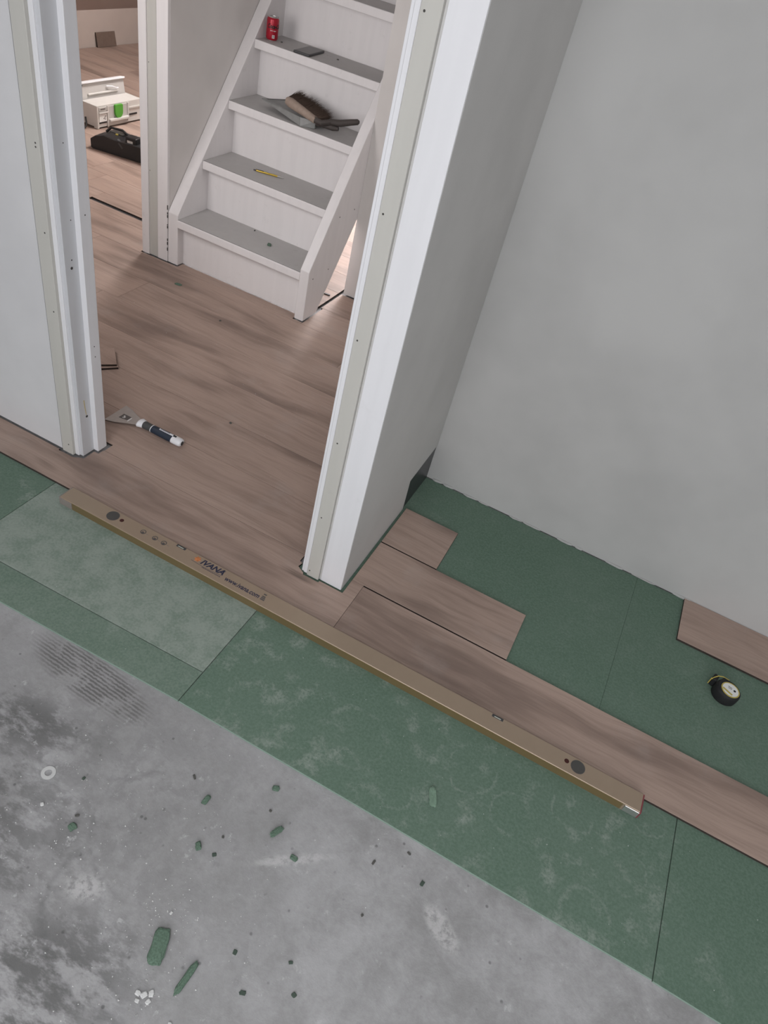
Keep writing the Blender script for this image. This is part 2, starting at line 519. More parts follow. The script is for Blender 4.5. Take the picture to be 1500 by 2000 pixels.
def rowy(k): return Y0 + PW * k


def plank(poly, parent=lam, name='plank', tilt=None):
    o = MB().prism(poly, ZU + .0002, 0.0, bev=.0005).build(name, M['wood'], parent)
    me = o.data
    me.materials.append(M['core'])
    for p in me.polygons:          # the sawn core shows dark on the sides
        if abs(p.normal.z) < .3: p.material_index = 1
    return o


def rect(x0, x1, y0, y1): return [(x0 + GAP, y0 + GAP), (x1 - GAP, y0 + GAP), (x1 - GAP, y1 - GAP), (x0 + GAP, y1 - GAP)]


# row 0, left plank: notched round the left frame and wall, and round the pier on the right
y1 = rowy(1)
plank([(-2.62, Y0), (-.372 - GAP, Y0), (-.372 - GAP, y1 - GAP), (-.411, y1 - GAP), (-.411, 1.300), (-.488, 1.300), (-.4885, 1.293), (-.540, 1.293),
       (-.5415, 1.2985), (-.567, 1.3125), (-.564, 1.330), (-.574, 1.334), (-.574, y1 - GAP), (-1.3285, y1 - GAP), (-1.3285, 1.3405), (-1.3455, 1.3405), (-1.3455, 1.2945), (-1.3585, 1.2905), (-1.373, 1.2800), (-1.4215, 1.2790), (-1.4295, 1.2775), (-1.431, 1.2845), (-2.62, 1.2845)])
plank([(-.372 + GAP, Y0), (1.05, Y0 - .001), (1.05, rowy(1) - .0055), (-.372 + GAP, rowy(1) - .0055)])
# rows 1 and 2 right of the pier
plank([(-.411, rowy(1) - .0005), (.086, rowy(1) - .0005), (.086, rowy(2) - .0055), (-.411, rowy(2) - .005)])
plank([(-.411, rowy(2)), (-.217, rowy(2) - .0005), (-.219, rowy(3) - .004), (-.411, rowy(3) - .004)])
# hall rows (left of the pier)
HJ = {1: [-2.62, -1.75, -.574], 2: [-2.62, -1.86, -.574], 3: [-2.62, -1.93, -.574], 4: [-2.62, -2.04, -.545, .6], 5: [-2.62, -1.962, -.70, .6], 6: [-2.62, -2.40, -1.01, .1, .6], 7: [-1.975, -1.345, -.40, .6]}
for k in range(1, 8):
    xs = HJ[k]
    for a, b in zip(xs[:-1], xs[1:]):
        ya, yb = rowy(k), rowy(k + 1)
        if k == 1 and a < -2:
            plank(rect(a, b, 1.4015, yb))
        elif k == 1:
            plank([(a, 1.4015), (-1.325, 1.4015), (-1.325, ya + GAP), (b - GAP, ya + GAP), (b - GAP, yb - GAP), (a + GAP, yb - GAP)])
        elif k == 6:      # runs up to the stair and the second door frame
            plank(rect(a, b, ya, yb))
        elif k == 4 and b > -.4 and a > -.6:
            plank(rect(a, b, 2.066, yb))
        elif k == 7:
            if b <= -1.34: continue
            plank(rect(-1.3030 if a == -1.345 else a, b, ya, yb))
        else:
            plank(rect(a, b, ya, yb))
# row 7 left through the second doorway and short strip in front of the stairs
plank(rect(-3.2, -2.182, rowy(7), rowy(8)))
plank([(-2.182, rowy(7) + GAP), (-1.3035, rowy(7) + GAP), (-1.3035, 2.5625), (-1.3545, 2.5625), (-1.3545, 2.608), (-1.980, 2.608), (-1.980, 2.5665), (-2.182, 2.5605)])
# right of the stair: row 8 and the strip up to the hall wall, edge gap beside the string
plank(rect(-1.3125, -.30, rowy(8), 2.9435))
# under the stair / back room
for k, xs in {8: [-1.975, -1.3265], 9: [-1.975, -1.62, -1.3265], 10: [-1.975, -1.3265], 11: [-1.975, -1.70, -1.3265], 12: [-1.975, -1.3265], 13: [-1.975, -1.5, -1.3265], 14: [-1.975, -1.3265], 15: [-1.975, -1.3265], 16: [-1.975, -1.3265], 17: [-1.975, -1.3265], 18: [-1.975, -1.3265]}.items():
    for a, b in zip(xs[:-1], xs[1:]): plank(rect(a, b, rowy(k), rowy(k + 1)))
# left room
random.seed(4)
plank(rect(-4.745, -3.2, rowy(7), rowy(8)))
plank(rect(-4.745, -2.733, rowy(8), rowy(9)))
plank(rect(-2.733, -2.19, rowy(8), 2.8235))
plank(rect(-2.733, -2.19, 2.8515, rowy(9)))
for k in range(9, 24):
    xs = [-4.745]; x = -4.745 + random.uniform(.35, 1.25)
    while x < -2.45: xs.append(x); x += 1.29
    xs.append(-2.19)
    for a, b in zip(xs[:-1], xs[1:]): plank(rect(a, b, rowy(k), rowy(k + 1)))

# walls ----------------------------------------------------------------------
struct('', 'white plastered wall left of the door frame', 'wall', MB().box(-3.2, -1.424, 1.289, 1.392, .004, 2.5).build('wall_left', M['plaster_left']))
ws = MB()
ws.prism([(1.311, -.0075), (1.750, -.0075), (1.737, .127), (1.935, .136), (1.962, .136), (1.962, 2.5), (1.311, 2.5)], -.534, -.421, axis='x')
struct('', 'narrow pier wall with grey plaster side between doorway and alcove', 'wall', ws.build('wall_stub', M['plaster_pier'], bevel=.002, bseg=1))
pier = bpy.data.objects['wall_stub']
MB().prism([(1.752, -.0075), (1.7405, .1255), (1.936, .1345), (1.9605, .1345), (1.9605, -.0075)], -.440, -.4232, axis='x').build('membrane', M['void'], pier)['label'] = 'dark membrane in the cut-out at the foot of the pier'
MB().box(-.4885, -.4212, 1.3075, 1.3115, -.003, 2.5).build('front_panel', M['white'], pier, bevel=.0008, bseg=1)['label'] = 'white painted front face of the pier'
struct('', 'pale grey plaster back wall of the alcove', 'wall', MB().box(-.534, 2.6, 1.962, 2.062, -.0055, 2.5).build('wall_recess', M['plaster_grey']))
struct('', 'hall wall beside the staircase', 'wall', MB().box(-1.306, 2.6, 2.953, 3.053, .002, 2.5).build('wall_hall', M['plaster_hall']))
struct('', 'side wall right of the stairwell', 'wall', MB().box(-1.306, -1.206, 3.053, 6.4, .002, 4.2).build('wall_stairwell_right', M['plaster_hall']))
struct('', 'grey plaster wall left of the stairs', 'wall', MB().box(-2.170, -2.0375, 2.585, 6.4, .002, 4.2).build('wall_stairwell_left', M['plaster_hall']))
struct('', 'hall wall left of the second doorway', 'wall', MB().box(-5.0, -3.03, 2.57, 2.67, -.007, 2.5).build('wall_hall_left', M['plaster_hall']))
struct('', 'low beige knee wall of the far room', 'wall', MB().box(-4.86, -4.755, 2.67, 6.5, -.007, .248).build('wall_far', M['plaster_far']))
struct('', 'sloping brown roof lining of the far room', 'ceiling', MB().prism([(-4.90, .248), (-4.755, .248), (-2.6, 2.3), (-2.6, 2.45), (-4.90, .40)], 2.67, 6.5, axis='y').build('ceiling_slope', M['slope']))
# fix axis order of the sloping lining: prism('y') takes (z, x) pairs
bpy.data.objects.remove(bpy.data.objects['ceiling_slope'])
struct('', 'sloping brown roof lining of the far room', 'ceiling', MB().prism([(.248, -4.90), (.248, -4.755), (2.3, -2.7), (2.45, -2.7), (.40, -4.90)], 2.67, 6.5, axis='y').build('ceiling_slope', M['slope']))
struct('', 'flat ceiling of the far room', 'ceiling', MB().box(-2.72, -2.17, 2.67, 6.5, 2.32, 2.45).build('ceiling_far', M['ceil']))
# end wall of the far room with a window, hall end, back room end
ww = MB()
ww.box(-4.9, -4.1, 6.4, 6.5, -.01, 2.4).box(-2.6, -2.17, 6.4, 6.5, -.01, 2.4).box(-4.1, -2.6, 6.4, 6.5, -.01, .6).box(-4.1, -2.6, 6.4, 6.5, 2.0, 2.4)
struct('', 'end wall of the far room with its window', 'wall', ww.build('wall_far_end', M['plaster_far']))
ww = MB()
ww.box(-2.04, -1.306, 6.0, 6.1, -.01, .45).box(-2.04, -1.306, 6.0, 6.1, 1.85, 4.2)
struct('', 'end wall behind the staircase with its window', 'wall', ww.build('wall_back_end', M['plaster_room']))
struct('', 'left end wall of the hall', 'wall', MB().box(-3.3, -3.2, 1.289, 2.57, -.007, 2.5).build('wall_hall_end', M['plaster_hall']))
# camera room shell
struct('', 'side wall of the room behind the camera', 'wall', MB().box(-3.3, -3.2, -2.6, 1.289, -.012, 2.5).build('wall_west', M['plaster_room']))
struct('', 'right side wall of the room', 'wall', MB().box(2.6, 2.7, -2.6, 3.05, -.012, 2.5).build('wall_east', M['plaster_room']))
ww = MB()
ww.box(-3.3, -1.17, -2.6, -2.5, -.012, 2.5).box(2.27, 2.7, -2.6, -2.5, -.012, 2.5).box(-1.17, 2.27, -2.6, -2.5, -.012, .72).box(-1.17, 2.27, -2.6, -2.5, 2.28, 2.5)
struct('', 'window wall behind the camera', 'wall', ww.build('wall_south', M['plaster_room']))
cl = MB()
cl.box(-3.3, 2.7, -2.6, 2.953, 2.5, 2.6)
struct('', 'white ceiling over room and hall', 'ceiling', cl.build('ceiling', M['ceil']))
struct('', 'ceiling over the stairwell', 'ceiling', MB().box(-2.17, -1.2, 2.953, 6.4, 4.2, 4.3).build('ceiling_stairwell', M['ceil']))

# baseline irregular plaster crumbs along the alcove wall foot
tw = MB()
random.seed(8)
x = -.40
while x < .52:
    L = random.uniform(.02, .09); h = random.uniform(.002, .007)
    tw.prism([(x, 1.9612), (x + L, 1.9612), (x + L * .8, 1.9612 - random.uniform(.001, .004)), (x + L * .3, 1.9612 - random.uniform(.001, .005))], ZU + .001, ZU + .003 + h)
    x += L + random.uniform(.0, .09)
tw.build('plaster_edge', M['plaster_grey'], bpy.data.objects['wall_recess'])

# door frame of the main doorway ---------------------------------------------
d1 = thing('door_1', 'white painted door frame with cream primed casing strips', 'door frame', kind='structure')
ZT = 2.12
MB().box(-1.4235, -1.350, 1.299, 1.383, .003, ZT).build('jamb', M['jamb'], d1, bevel=.0015, bseg=2)
MB().box(-1.3765, -1.3625, 1.2935, 1.3005, .003, ZT).build('bead', M['white'], d1, bevel=.0015, bseg=2)
MB().box(-1.4175, -1.3765, 1.284, 1.300, .003, ZT).build('casing', M['cream'], d1, bevel=.001, bseg=1)
MB().box(-1.3515, -1.333, 1.345, 1.383, .003, ZT).build('stop', M['white'], d1, bevel=.0015, bseg=2)
MB().box(-.552, -.5305, 1.3065, 1.395, -.001, ZT).build('jamb', M['white'], d1, bevel=.0015, bseg=2)
MB().box(-.5445, -.5325, 1.3035, 1.3075, -.001, ZT).build('bead', M['white'], d1, bevel=.0012, bseg=1)
MB().box(-.5315, -.4935, 1.2995, 1.3112, -.001, ZT).build('casing', M['cream'], d1, bevel=.001, bseg=1)
MB().box(-1.4235, -.5305, 1.2995, 1.383, ZT, ZT + .06).build('head', M['white'], d1)


def dot(parent, p, axis, r=.0022, m=None, name='screw_hole', d=.0006):
    b = MB().lathe([(r, -d), (r, d * .4)], 10)
    o = b.build(name, m or M['bead'], parent)
    o.location = p
    o.rotation_euler = (math.pi / 2, 0, 0) if axis == 'y' else ((0, math.pi / 2, 0) if axis == 'x' else (0, 0, 0))
    return o


for p in ((-.5232, 1.2993, 1.3862), (-.5226, 1.2993, 1.0561), (-.5225, 1.2993, .7788), (-.5197, 1.2993, .4929), (-.5213, 1.2993, .2367), (-.5242, 1.2993, .0211)):
    dot(d1, p, 'y')
for p in ((-1.3871, 1.2837, .9199), (-1.3875, 1.2837, .911), (-1.3896, 1.2837, .7092), (-1.3897, 1.2837, .4934), (-1.3909, 1.2837, .0385)):
    dot(d1, p, 'y')
for p, r in (((-1.3497, 1.3293, .9243), .0015), ((-1.3497, 1.3318, .7434), .0015), ((-1.3497, 1.321, .6205), .004), ((-1.3497, 1.3234, .6419), .002), ((-1.3497, 1.3271, .1435), .0042)):
    dot(d1, p, 'x', r)
for p in ((-1.3327, 1.3608, .3789), (-1.3327, 1.3618, .3447), (-1.3327, 1.3631, .7546)):
    dot(d1, p, 'x', .0018)
MB().prism([(1.3195, .205), (1.3225, .205), (1.3235, .180), (1.3262, .150), (1.3250, .150), (1.3215, .178)], -1.3500, -1.3494, axis='x').build('glue_run', M['stain'], d1)['label'] = 'yellow glue run below a hole in the jamb'

# second door frame at the back of the hall ----------------------------------
d2 = thing('door_2', 'white door frame at the back of the hall beside the stairs', 'door frame', kind='structure')
MB().box(-2.176, -2.138, 2.566, 2.672, .001, ZT).build('jamb', M['white_stair'], d2, bevel=.001, bseg=1)
MB().box(-2.139, -2.095, 2.573, 2.60, .001, ZT).build('casing', M['cream'], d2)
MB().box(-2.0925, -2.0385, 2.570, 2.585, .001, ZT).build('architrave', M['white_stair'], d2, bevel=.001, bseg=1)
MB().box(-2.0955, -2.0925, 2.578, 2.59, .001, ZT).build('shadow_gap', M['cream'], d2)
MB().box(-3.03, -2.176, 2.566, 2.672, ZT, ZT + .06).build('head', M['white_stair'], d2)
MB().box(-3.03, -2.98, 2.566, 2.672, .001, ZT).build('jamb', M['white_stair'], d2)
for p in ((-2.1328, 2.5728, .7862), (-2.1376 + .004, 2.5728, .3765)): dot(d2, p, 'y', .0018)

# ------------------------------------------------------------------ staircase
RISE, GO = .2213, .1705
st = thing('staircase', 'steep white painted wooden staircase with grey treads', 'staircase', (0, 0, 0))
XL, XR = -1.984, -1.350
for k in range(8):
    zt = .213 + RISE * k
    yn = 2.567 + GO * k; yr = 2.612 + GO * 1.012 * k
    o = MB().box(XL, XR, yn, yn + .240, zt - .034, zt).build('tread', M['white_stair'], st, bevel=.003, bseg=2)
    cv = MB().box(XL + .0005, XR - .0005, yn + .0085, yn + .222, zt - .001, zt + .0008).build('tread_cover', M['tread'], o)
    MB().box(XL + .001, XR - .001, yn + .0065, yn + .0085, zt - .001, zt + .0003).build('edge_groove', M['bead'], o)
    z0 = .001 if k == 0 else zt - RISE + .001
    MB().box(XL, XR, yr, yr + .014, z0, zt - .034).build('riser', M['white_stair'], st)
MB().prism([(2.572, .001), (2.572, .232), (3.183, 1.010), (3.95, 1.97), (4.2, 1.97), (2.73, .001)], -2.0365, XL, axis='x').build('string', M['white_stair'], st, bevel=.002, bseg=1)
MB().prism([(2.568, .001), (2.568, .229), (2.916, .727), (3.5, 1.50), (3.95, 2.09), (4.2, 2.09), (3.6, 1.22), (2.93, .326), (2.687, .001)], XR, -1.3065, axis='x').build('string', M['white_stair'], st, bevel=.002, bseg=1)
for p in ((-1.3062, 2.7751, .4152), (-1.3062, 2.9088, .4173), (-1.3062, 2.7432, .1918), (-1.3062, 2.6091, .1884)): dot(st, p, 'x', .003)
# caulk line beside the left string
random.seed(2)
ck = MB()
z = .01
while z < .26:
    h = random.uniform(.004, .02)
    if random.random() < .75: ck.box(-2.0405, -2.0365, 2.5695, 2.572, z, z + h)
    z += h + random.uniform(.002, .02)
ck.build('gap_line', M['bead'], d2)

# ------------------------------------------------------------------ spirit level
LX0, LX1, LY0, LY1, LZ = -1.262, .521, 1.109, 1.1615, .0205
lv = thing('spirit_level', 'long gold aluminium spirit level lying flat along the plank edge', 'spirit level', ((LX0 + LX1) / 2, (LY0 + LY1) / 2, ZU))
cx, cy = (LX0 + LX1) / 2, (LY0 + LY1) / 2
H = LZ - ZU
hw = (LY1 - LY0) / 2; hl = (LX1 - LX0) / 2
pr = [(-hw, .0005), (-hw + .001, .0), (hw - .001, 0), (hw, .0005), (hw, H - .001), (hw - .001, H), (-hw + .0013, H), (-hw, H - .0013)]
o = MB().prism(pr, -hl + .004, hl - .004, axis='x').build('body', M['gold'], lv)
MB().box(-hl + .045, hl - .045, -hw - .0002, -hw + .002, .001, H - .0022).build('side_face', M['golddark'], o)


def cap(sgn):
    a, b = (-hl, -hl + .0045) if sgn < 0 else (hl - .0045, hl)
    c = MB().box(a, b, -hw - .0015, hw, .0004, H - .0003).build('end_cap', M['greycap'] if sgn < 0 else M['redcap'], lv, bevel=.001, bseg=1)
    x0, x1 = (-hl + .002, -hl + .046) if sgn < 0 else (hl - .040, hl - .003)
    MB().box(x0, x1, -hw - .0022, -hw + .001, .002, H - .003).build('corner_guard', M['greycap'] if sgn < 0 else M['aluminium'], c, bevel=.001, bseg=1)


cap(-1); cap(1)


def ldisc(x, y, r, m, name, h=.0004):
    return MB().lathe([(r, 0), (r, h), (r * .93, h * 1.2)], 28, (x - cx, y - cy, H - .0001)).build(name, m, lv)


for x in (-1.092, .349):
    v = ldisc(x, 1.1385, .0185, M['disc'], 'vial_cover')
    MB().lathe([(.0187, 0), (.0187, .0009), (.0172, .0009), (.0172, 0)], 28, (x - cx, 1.1385 - cy, H - .0001)).build('rim', M['inkgrey'], v)
for x in (-1.061, .319): ldisc(x, 1.139, .0062, M['hole'], 'hang_hole')
for x in (-.985, -.944, -.913):
    r_ = .0085
    o = MB().lathe([(r_, 0), (r_, .0004), (r_ * .72, .0004), (r_ * .72, 0)], 20, (x - cx, 1.1395 - cy, H - .0001)).build('symbol_ring', M['inkgrey'], lv)
    MB().prism([(x - cx - .004, 1.1395 - cy - .006), (x - cx + .006, 1.1395 - cy - .006), (x - cx + .003, 1.1395 - cy + .001), (x - cx - .003, 1.1395 - cy + .001)], H - .0001, H + .0003).build('symbol', M['inkgrey'], o)
    MB().box(x - cx + .011, x - cx + .019, 1.137 - cy, 1.1385 - cy, H - .0001, H + .0002).build('unit_mark', M['greycap'], o)
for x in (-.865, .124):
    v = MB().box(x - cx - .016, x - cx + .016, 1.1505 - cy, 1.1605 - cy, H - .004, H + .0005).build('vial_window', M['darkgrey'], lv, bevel=.0015, bseg=2)
    MB().tube([(x - cx - .009, 1.154 - cy, H + .0006), (x - cx + .009, 1.154 - cy, H + .0006)], .0014, 8).build('vial', M['vial'], v)


def ltext(body, x, y, size, m, shear=0.0, bold=0.0, name='lettering', rz=0.0):
    me = text_mesh(body, size, shear, .0002, bold)
    o = link(name, me, m, lv, (x - cx, y - cy, H + .0001))
    o.rotation_euler = (0, 0, rz)
    return o


lg = MB().lathe([(.0090, 0), (.0090, .0004)], 6, (-.8015 - cx, 1.1460 - cy, H - .0001)).build('logo', M['orange'], lv)
for a in range(3):
    t = a * math.pi / 3
    MB().tube([(-.8015 - cx - .010 * math.cos(t), 1.146 - cy - .010 * math.sin(t), H + .0002), (-.8015 - cx + .010 * math.cos(t), 1.146 - cy + .010 * math.sin(t), H + .0002)], .0012, 4).build('logo_stroke', M['orange'], lg)
ltext('IVANA', -.7885, 1.1375, .0255, M['ink'], .25, .0009)
ltext('®', -.7185, 1.1500, .009, M['ink'], .0)
# thin swoosh and tiny strapline below the name
MB().tube([(-.815 - cx, 1.134 - cy, H + .0002), (-.80 - cx, 1.1325 - cy, H + .0002), (-.77 - cx, 1.1315 - cy, H + .0002), (-.715 - cx, 1.1335 - cy, H + .0002)], .0005, 4).build('swoosh', M['ink'], lv)
random.seed(1)
sl = MB(); x = -.775
while x < -.715:
    L = random.uniform(.002, .005); sl.box(x - cx, x + L - cx, 1.1275 - cy, 1.1295 - cy, H - .0001, H + .0002); x += L + .0013
sl.build('strapline', M['ink'], lv)
ltext('www.ivana.com', -.7000, 1.1265, .0225, M['ink'], .12, .0004).scale = (.785, 1, 1)
for j, (yy, w_) in enumerate(((1.1270, .013), (1.1325, .012), (1.1380, .010), (1.1465, .009))):
    MB().box(-.5820 - cx, -.5820 + w_ - cx, yy - cy, yy + .0042 - cy, H - .0001, H + .0003).build('mark', M['inkgrey'], lv)

# ------------------------------------------------------------------ loose planks
lp = MB().prism([(0, 0), (.62, 0), (.62, .1975), (-.001, .1975)], 0, .008, bev=.0005).build('laminate_plank', M['wood'])
lp.data.materials.append(M['core'])
for p in lp.data.polygons:
    if abs(p.normal.z) < .3: p.material_index = 1
lp.location = (.531, 1.7625, ZU + .0002)
tag(lp, 'loose laminate plank lying against the alcove wall beyond the tape measure', 'plank')


def offcut(name, label, sx, sy, loc, rz, group=None):
    o = MB().prism([(-sx / 2, -sy / 2), (sx / 2, -sy / 2), (sx / 2, sy / 2), (-sx / 2, sy / 2)], 0, .008, bev=.0005).build(name, M['wood'])
    o.data.materials.append(M['core'])
    for p in o.data.polygons:
        if abs(p.normal.z) < .3: p.material_index = 1
    o.location = loc; o.rotation_euler = (0, 0, rz)
    return tag(o, label, 'plank offcut', group)


offcut('laminate_offcut', 'lower plank offcut of the small stack behind the left door jamb', .105, .12, (-1.682, 1.733, .0002), -.78 + .10, 'offcuts stacked in the hall')
offcut('laminate_offcut', 'upper plank offcut of the small stack behind the left door jamb', .11, .125, (-1.694, 1.742, .0084), -.78, 'offcuts stacked in the hall')
oc = offcut('laminate_offcut', 'square laminate offcut leaning on the far knee wall', .212, .0995, (-4.742, 5.21, .0498), 0)
oc.rotation_euler = (math.radians(80), 0, math.pi / 2)
oc.location = (-4.743, 5.21, .0495)
oc.data.materials[0] = plain('brown backing', (.17, .12, .095, 1), .7, 0, .15, 40)

# ------------------------------------------------------------------ putty knife
pk = thing('putty_knife', 'steel putty knife with navy and white handle on the hall floor', 'putty knife', (-1.43, 1.5375, 0), .0)
bl = []
prof = [(-.004, .054), (.030, .045), (.062, .030), (.090, .018), (.104, .013)]
poly = [(x, -y) for x, y in prof] + [(x, y) for x, y in reversed(prof)]
n = len(poly)
b = MB()
V = []; zz = lambda x: .0015 + x * .085
for x, y in poly: V.append((x, y, zz(x)))
for x, y in poly: V.append((x, y, zz(x) + .0011))
F = [tuple(range(n - 1, -1, -1)), tuple(range(n, 2 * n))] + [(i, (i + 1) % n, n + (i + 1) % n, n + i) for i in range(n)]
b.add(V, F)
bo = b.build('blade', M['steel'], pk)
MB().add([(.024, -.016, zz(.024) + .0013), (.058, -.014, zz(.058) + .0013), (.058, .008, zz(.058) + .0013), (.024, .010, zz(.024) + .0013),
          (.024, -.016, zz(.024) + .0015), (.058, -.014, zz(.058) + .0015), (.058, .008, zz(.058) + .0015), (.024, .010, zz(.024) + .0015)],
         [(3, 2, 1, 0), (4, 5, 6, 7), (0, 1, 5, 4), (1, 2, 6, 5), (2, 3, 7, 6), (3, 0, 4, 7)]).build('print', M['inkgrey'], bo)
for (xa, xb, ya, yb) in ((.033, .042, -.004, -.001), (.033, .036, -.004, .004), (.039, .042, -.009, -.003), (.033, .042, -.010, -.008), (.060, .064, -.018, .004)):
    MB().add([(xa, ya, zz(xa) + .0015), (xb, ya, zz(xb) + .0015), (xb, yb, zz(xb) + .0015), (xa, yb, zz(xa) + .0015), (xa, ya, zz(xa) + .0018), (xb, ya, zz(xb) + .0018), (xb, yb, zz(xb) + .0018), (xa, yb, zz(xa) + .0018)],
             [(3, 2, 1, 0), (4, 5, 6, 7), (0, 1, 5, 4), (1, 2, 6, 5), (2, 3, 7, 6), (3, 0, 4, 7)]).build('print_mark', M['paper'], bo)


def ovalbar(xs, ry, rz, cz, seg=16):
    b = MB(); n0 = 0
    for x, a, c, z in zip(xs, ry, rz, cz):
        for k in range(seg):
            t = 2 * math.pi * k / seg
            b.v.append((x, a * math.cos(t), z + c * math.sin(t)))
    for i in range(len(xs) - 1):
        for k in range(seg):
            p = i * seg + k; q = i * seg + (k + 1) % seg
            b.f.append((p, q, q + seg, p + seg))
    b.f.append(tuple(range(seg - 1, -1, -1))); e = (len(xs) - 1) * seg
    b.f.append(tuple(range(e, e + seg)))
    return b


ovalbar([.098, .102, .112, .122], [.019, .0215, .018, .014], [.009, .012, .0115, .0105], [.0125, .0125, .0125, .0125]).build('bolster', M['whiteplastic'], pk, True)
ovalbar([.112, .122, .140, .152], [.0135, .0155, .0145, .0145], [.0100, .0118, .0112, .0115], [.0125] * 4).build('neck_grip', M['greygrip'], pk, True)
ovalbar([.151, .1535], [.0150, .0150], [.0120, .0120], [.0125] * 2).build('ring', M['whiteplastic'], pk, True)
gr = ovalbar([.1535, .175, .205, .235, .240], [.0148, .0160, .0165, .0165, .0160], [.0118, .0122, .0125, .0125, .0122], [.0125] * 5).build('handle', M['navy'], pk, True)
ovalbar([.236, .242, .262, .270, .2725], [.0168, .0172, .0170, .0150, .011], [.0126, .0129, .0126, .011, .008], [.0130] * 5).build('end_cap', M['whiteplastic'], pk, True)
MB().box(.180, .238, -.0015, .0060, .0240, .0262).build('inlay', M['whiteplastic'], gr, bevel=.0008, bseg=1)
for yy in (.0005, .0036): MB().box(.183, .222, yy, yy + .0013, .0262, .0266).build('inlay_slot', M['navy'], gr)
MB().box(.236, .248, -.002, .0055, .0245, .0272).build('hang_slot', M['black'], gr, bevel=.0008, bseg=1)
MB().tube([(.2722, 0, .0130), (.2732, 0, .0130)], .0075, 16).build('end_plug', M['darkgrey'], pk)

# ------------------------------------------------------------------ tape measure
tm = thing('tape_measure', 'black tape measure with round yellow and white label on the underlay', 'tape measure', (.690, 1.628, ZU), math.radians(-14))
N_ = 40; TMH = .040
rows = []
for (s, z) in ((.90, .0), (.98, .004), (1.0, .012), (1.0, .028), (.96, .036), (.86, TMH)):
    rows.append((s, z))
b = MB()
for s, z in rows:
    for k in range(N_):
        t = 2 * math.pi * k / N_
        x = .037 * math.cos(t); y = .034 * math.sin(t)
        # flat foot and mouth corner on the -x,-y side
        if math.cos(t) < -.2 and math.sin(t) > -.2: x = min(x, -.036 + .01 * abs(math.sin(t))); y *= 1.0
        b.v.append((x * s, y * s, z))
for i in range(len(rows) - 1):
    for k in range(N_):
        p = i * N_ + k; q = i * N_ + (k + 1) % N_
        b.f.append((p, q, q + N_, p + N_))
b.f.append(tuple(range(N_ - 1, -1, -1))); e = (len(rows) - 1) * N_
b.f.append(tuple(range(e, e + N_)))
b.build('case', M['blackrubber'], tm, True)
lb = MB().lathe([(.0268, 0), (.0268, .0009), (.0235, .0012), (.0235, 0)], 32, (.004, -.002, TMH - .0002)).build('label_ring', M['yellow'], tm, True)
lb2 = MB().lathe([(.0236, 0), (.0236, .0008)], 32, (.004, -.002, TMH - .0002)).build('label', M['paper'], tm)
MB().prism([(-.016, -.014), (.013, -.020), (.015, -.014), (-.017, -.007)], TMH + .0005, TMH + .0008).build('label_band', M['yellow'], lb2)
MB().lathe([(.0038, 0), (.0038, .0006)], 12, (.015, .003, TMH + .0004)).build('label_dot', M['black'], lb2)
for (xa, ya, xb, yb) in ((-.006, .006, .006, .009), (-.004, .001, .007, .003)): MB().box(xa, xb, ya, ya + .002, TMH + .0005, TMH + .0008).build('label_text', M['inkgrey'], lb2)
MB().box(-.050, -.036, .004, .030, .004, .034).build('mouth', M['blackrubber'], tm, bevel=.003, bseg=2)
MB().tube([(-.052, .002, .030), (-.047, .012, .034), (-.040, .024, .036), (-.028, .033, .036), (-.010, .036, .035)], .0016, 6).build('tape_blade', M['yellow'], tm, True)
MB().box(-.0535, -.0515, -.002, .006, .012, .032).build('hook', M['yellow'], tm)

# ------------------------------------------------------------------ things on the stairs
TZ = [.213 + RISE * k + .0008 for k in range(8)]
# small drink can
cn = thing('drink_can', 'small red drink can standing on the fourth stair tread', 'drink can', (-1.949, 3.157, TZ[3] + .0006), .0)
MB().lathe([(.018, 0), (.0215, .001), (.0255, .007), (.0262, .010), (.0262, .074), (.0255, .078), (.0222, .0835)], 36).build('can_body', M['red'], cn, True)
MB().lathe([(.0150, 0), (.018, .0), (.0217, .0012), (.0217, .0)], 36, (0, 0, -.0002)).build('base_rim', M['aluminium'], cn, True)
tp = MB().lathe([(.0223, .0832), (.0232, .0850), (.0232, .0868), (.0222, .0872), (.0212, .0850), (.0212, .0838), (.001, .0838)], 36).build('can_top', M['aluminium'], cn, True)
MB().box(-.005, .010, -.005, .005, .0842, .0855).build('pull_tab', M['aluminium'], tp, bevel=.0008, bseg=1)
me = text_mesh('Coca-Cola', .0225, .35, .0002, .0009, 'CENTER')
for v in me.vertices:     # wrap the lettering round the can
    a = v.co.x * .72 / .0262 - math.pi / 2 + .98
    r = .0264 + v.co.z
    y = v.co.y
    v.co = (r * math.cos(a), r * math.sin(a), .046 + y)
link('lettering', me, M['black'], cn)
me = text_mesh('zero sugar', .0062, .0, .0002, .0001, 'CENTER')
for v in me.vertices:
    a = v.co.x / .0262 - math.pi / 2 + .72
    r = .0264 + v.co.z; y = v.co.y
    v.co = (r * math.cos(a), r * math.sin(a), .036 + y)
link('lettering', me, M['paper'], cn)


def curved(name, a0, a1, z0, z1, r, m, parent):
    b = MB(); k = 6
    for i in range(k + 1):
        a = a0 + (a1 - a0) * i / k
        for rr in (r, r + .0003):
            for z in (z0, z1): b.v.append((rr * math.cos(a), rr * math.sin(a), z))
    for i in range(k):
        q = i * 4
        b.f += [(q, q + 4, q + 5, q + 1), (q + 2, q + 3, q + 7, q + 6), (q + 1, q + 5, q + 7, q + 3), (q, q + 2, q + 6, q + 4)]
    b.f += [(0, 1, 3, 2), (k * 4, k * 4 + 2, k * 4 + 3, k * 4 + 1)]
    return b.build(name, m, parent)


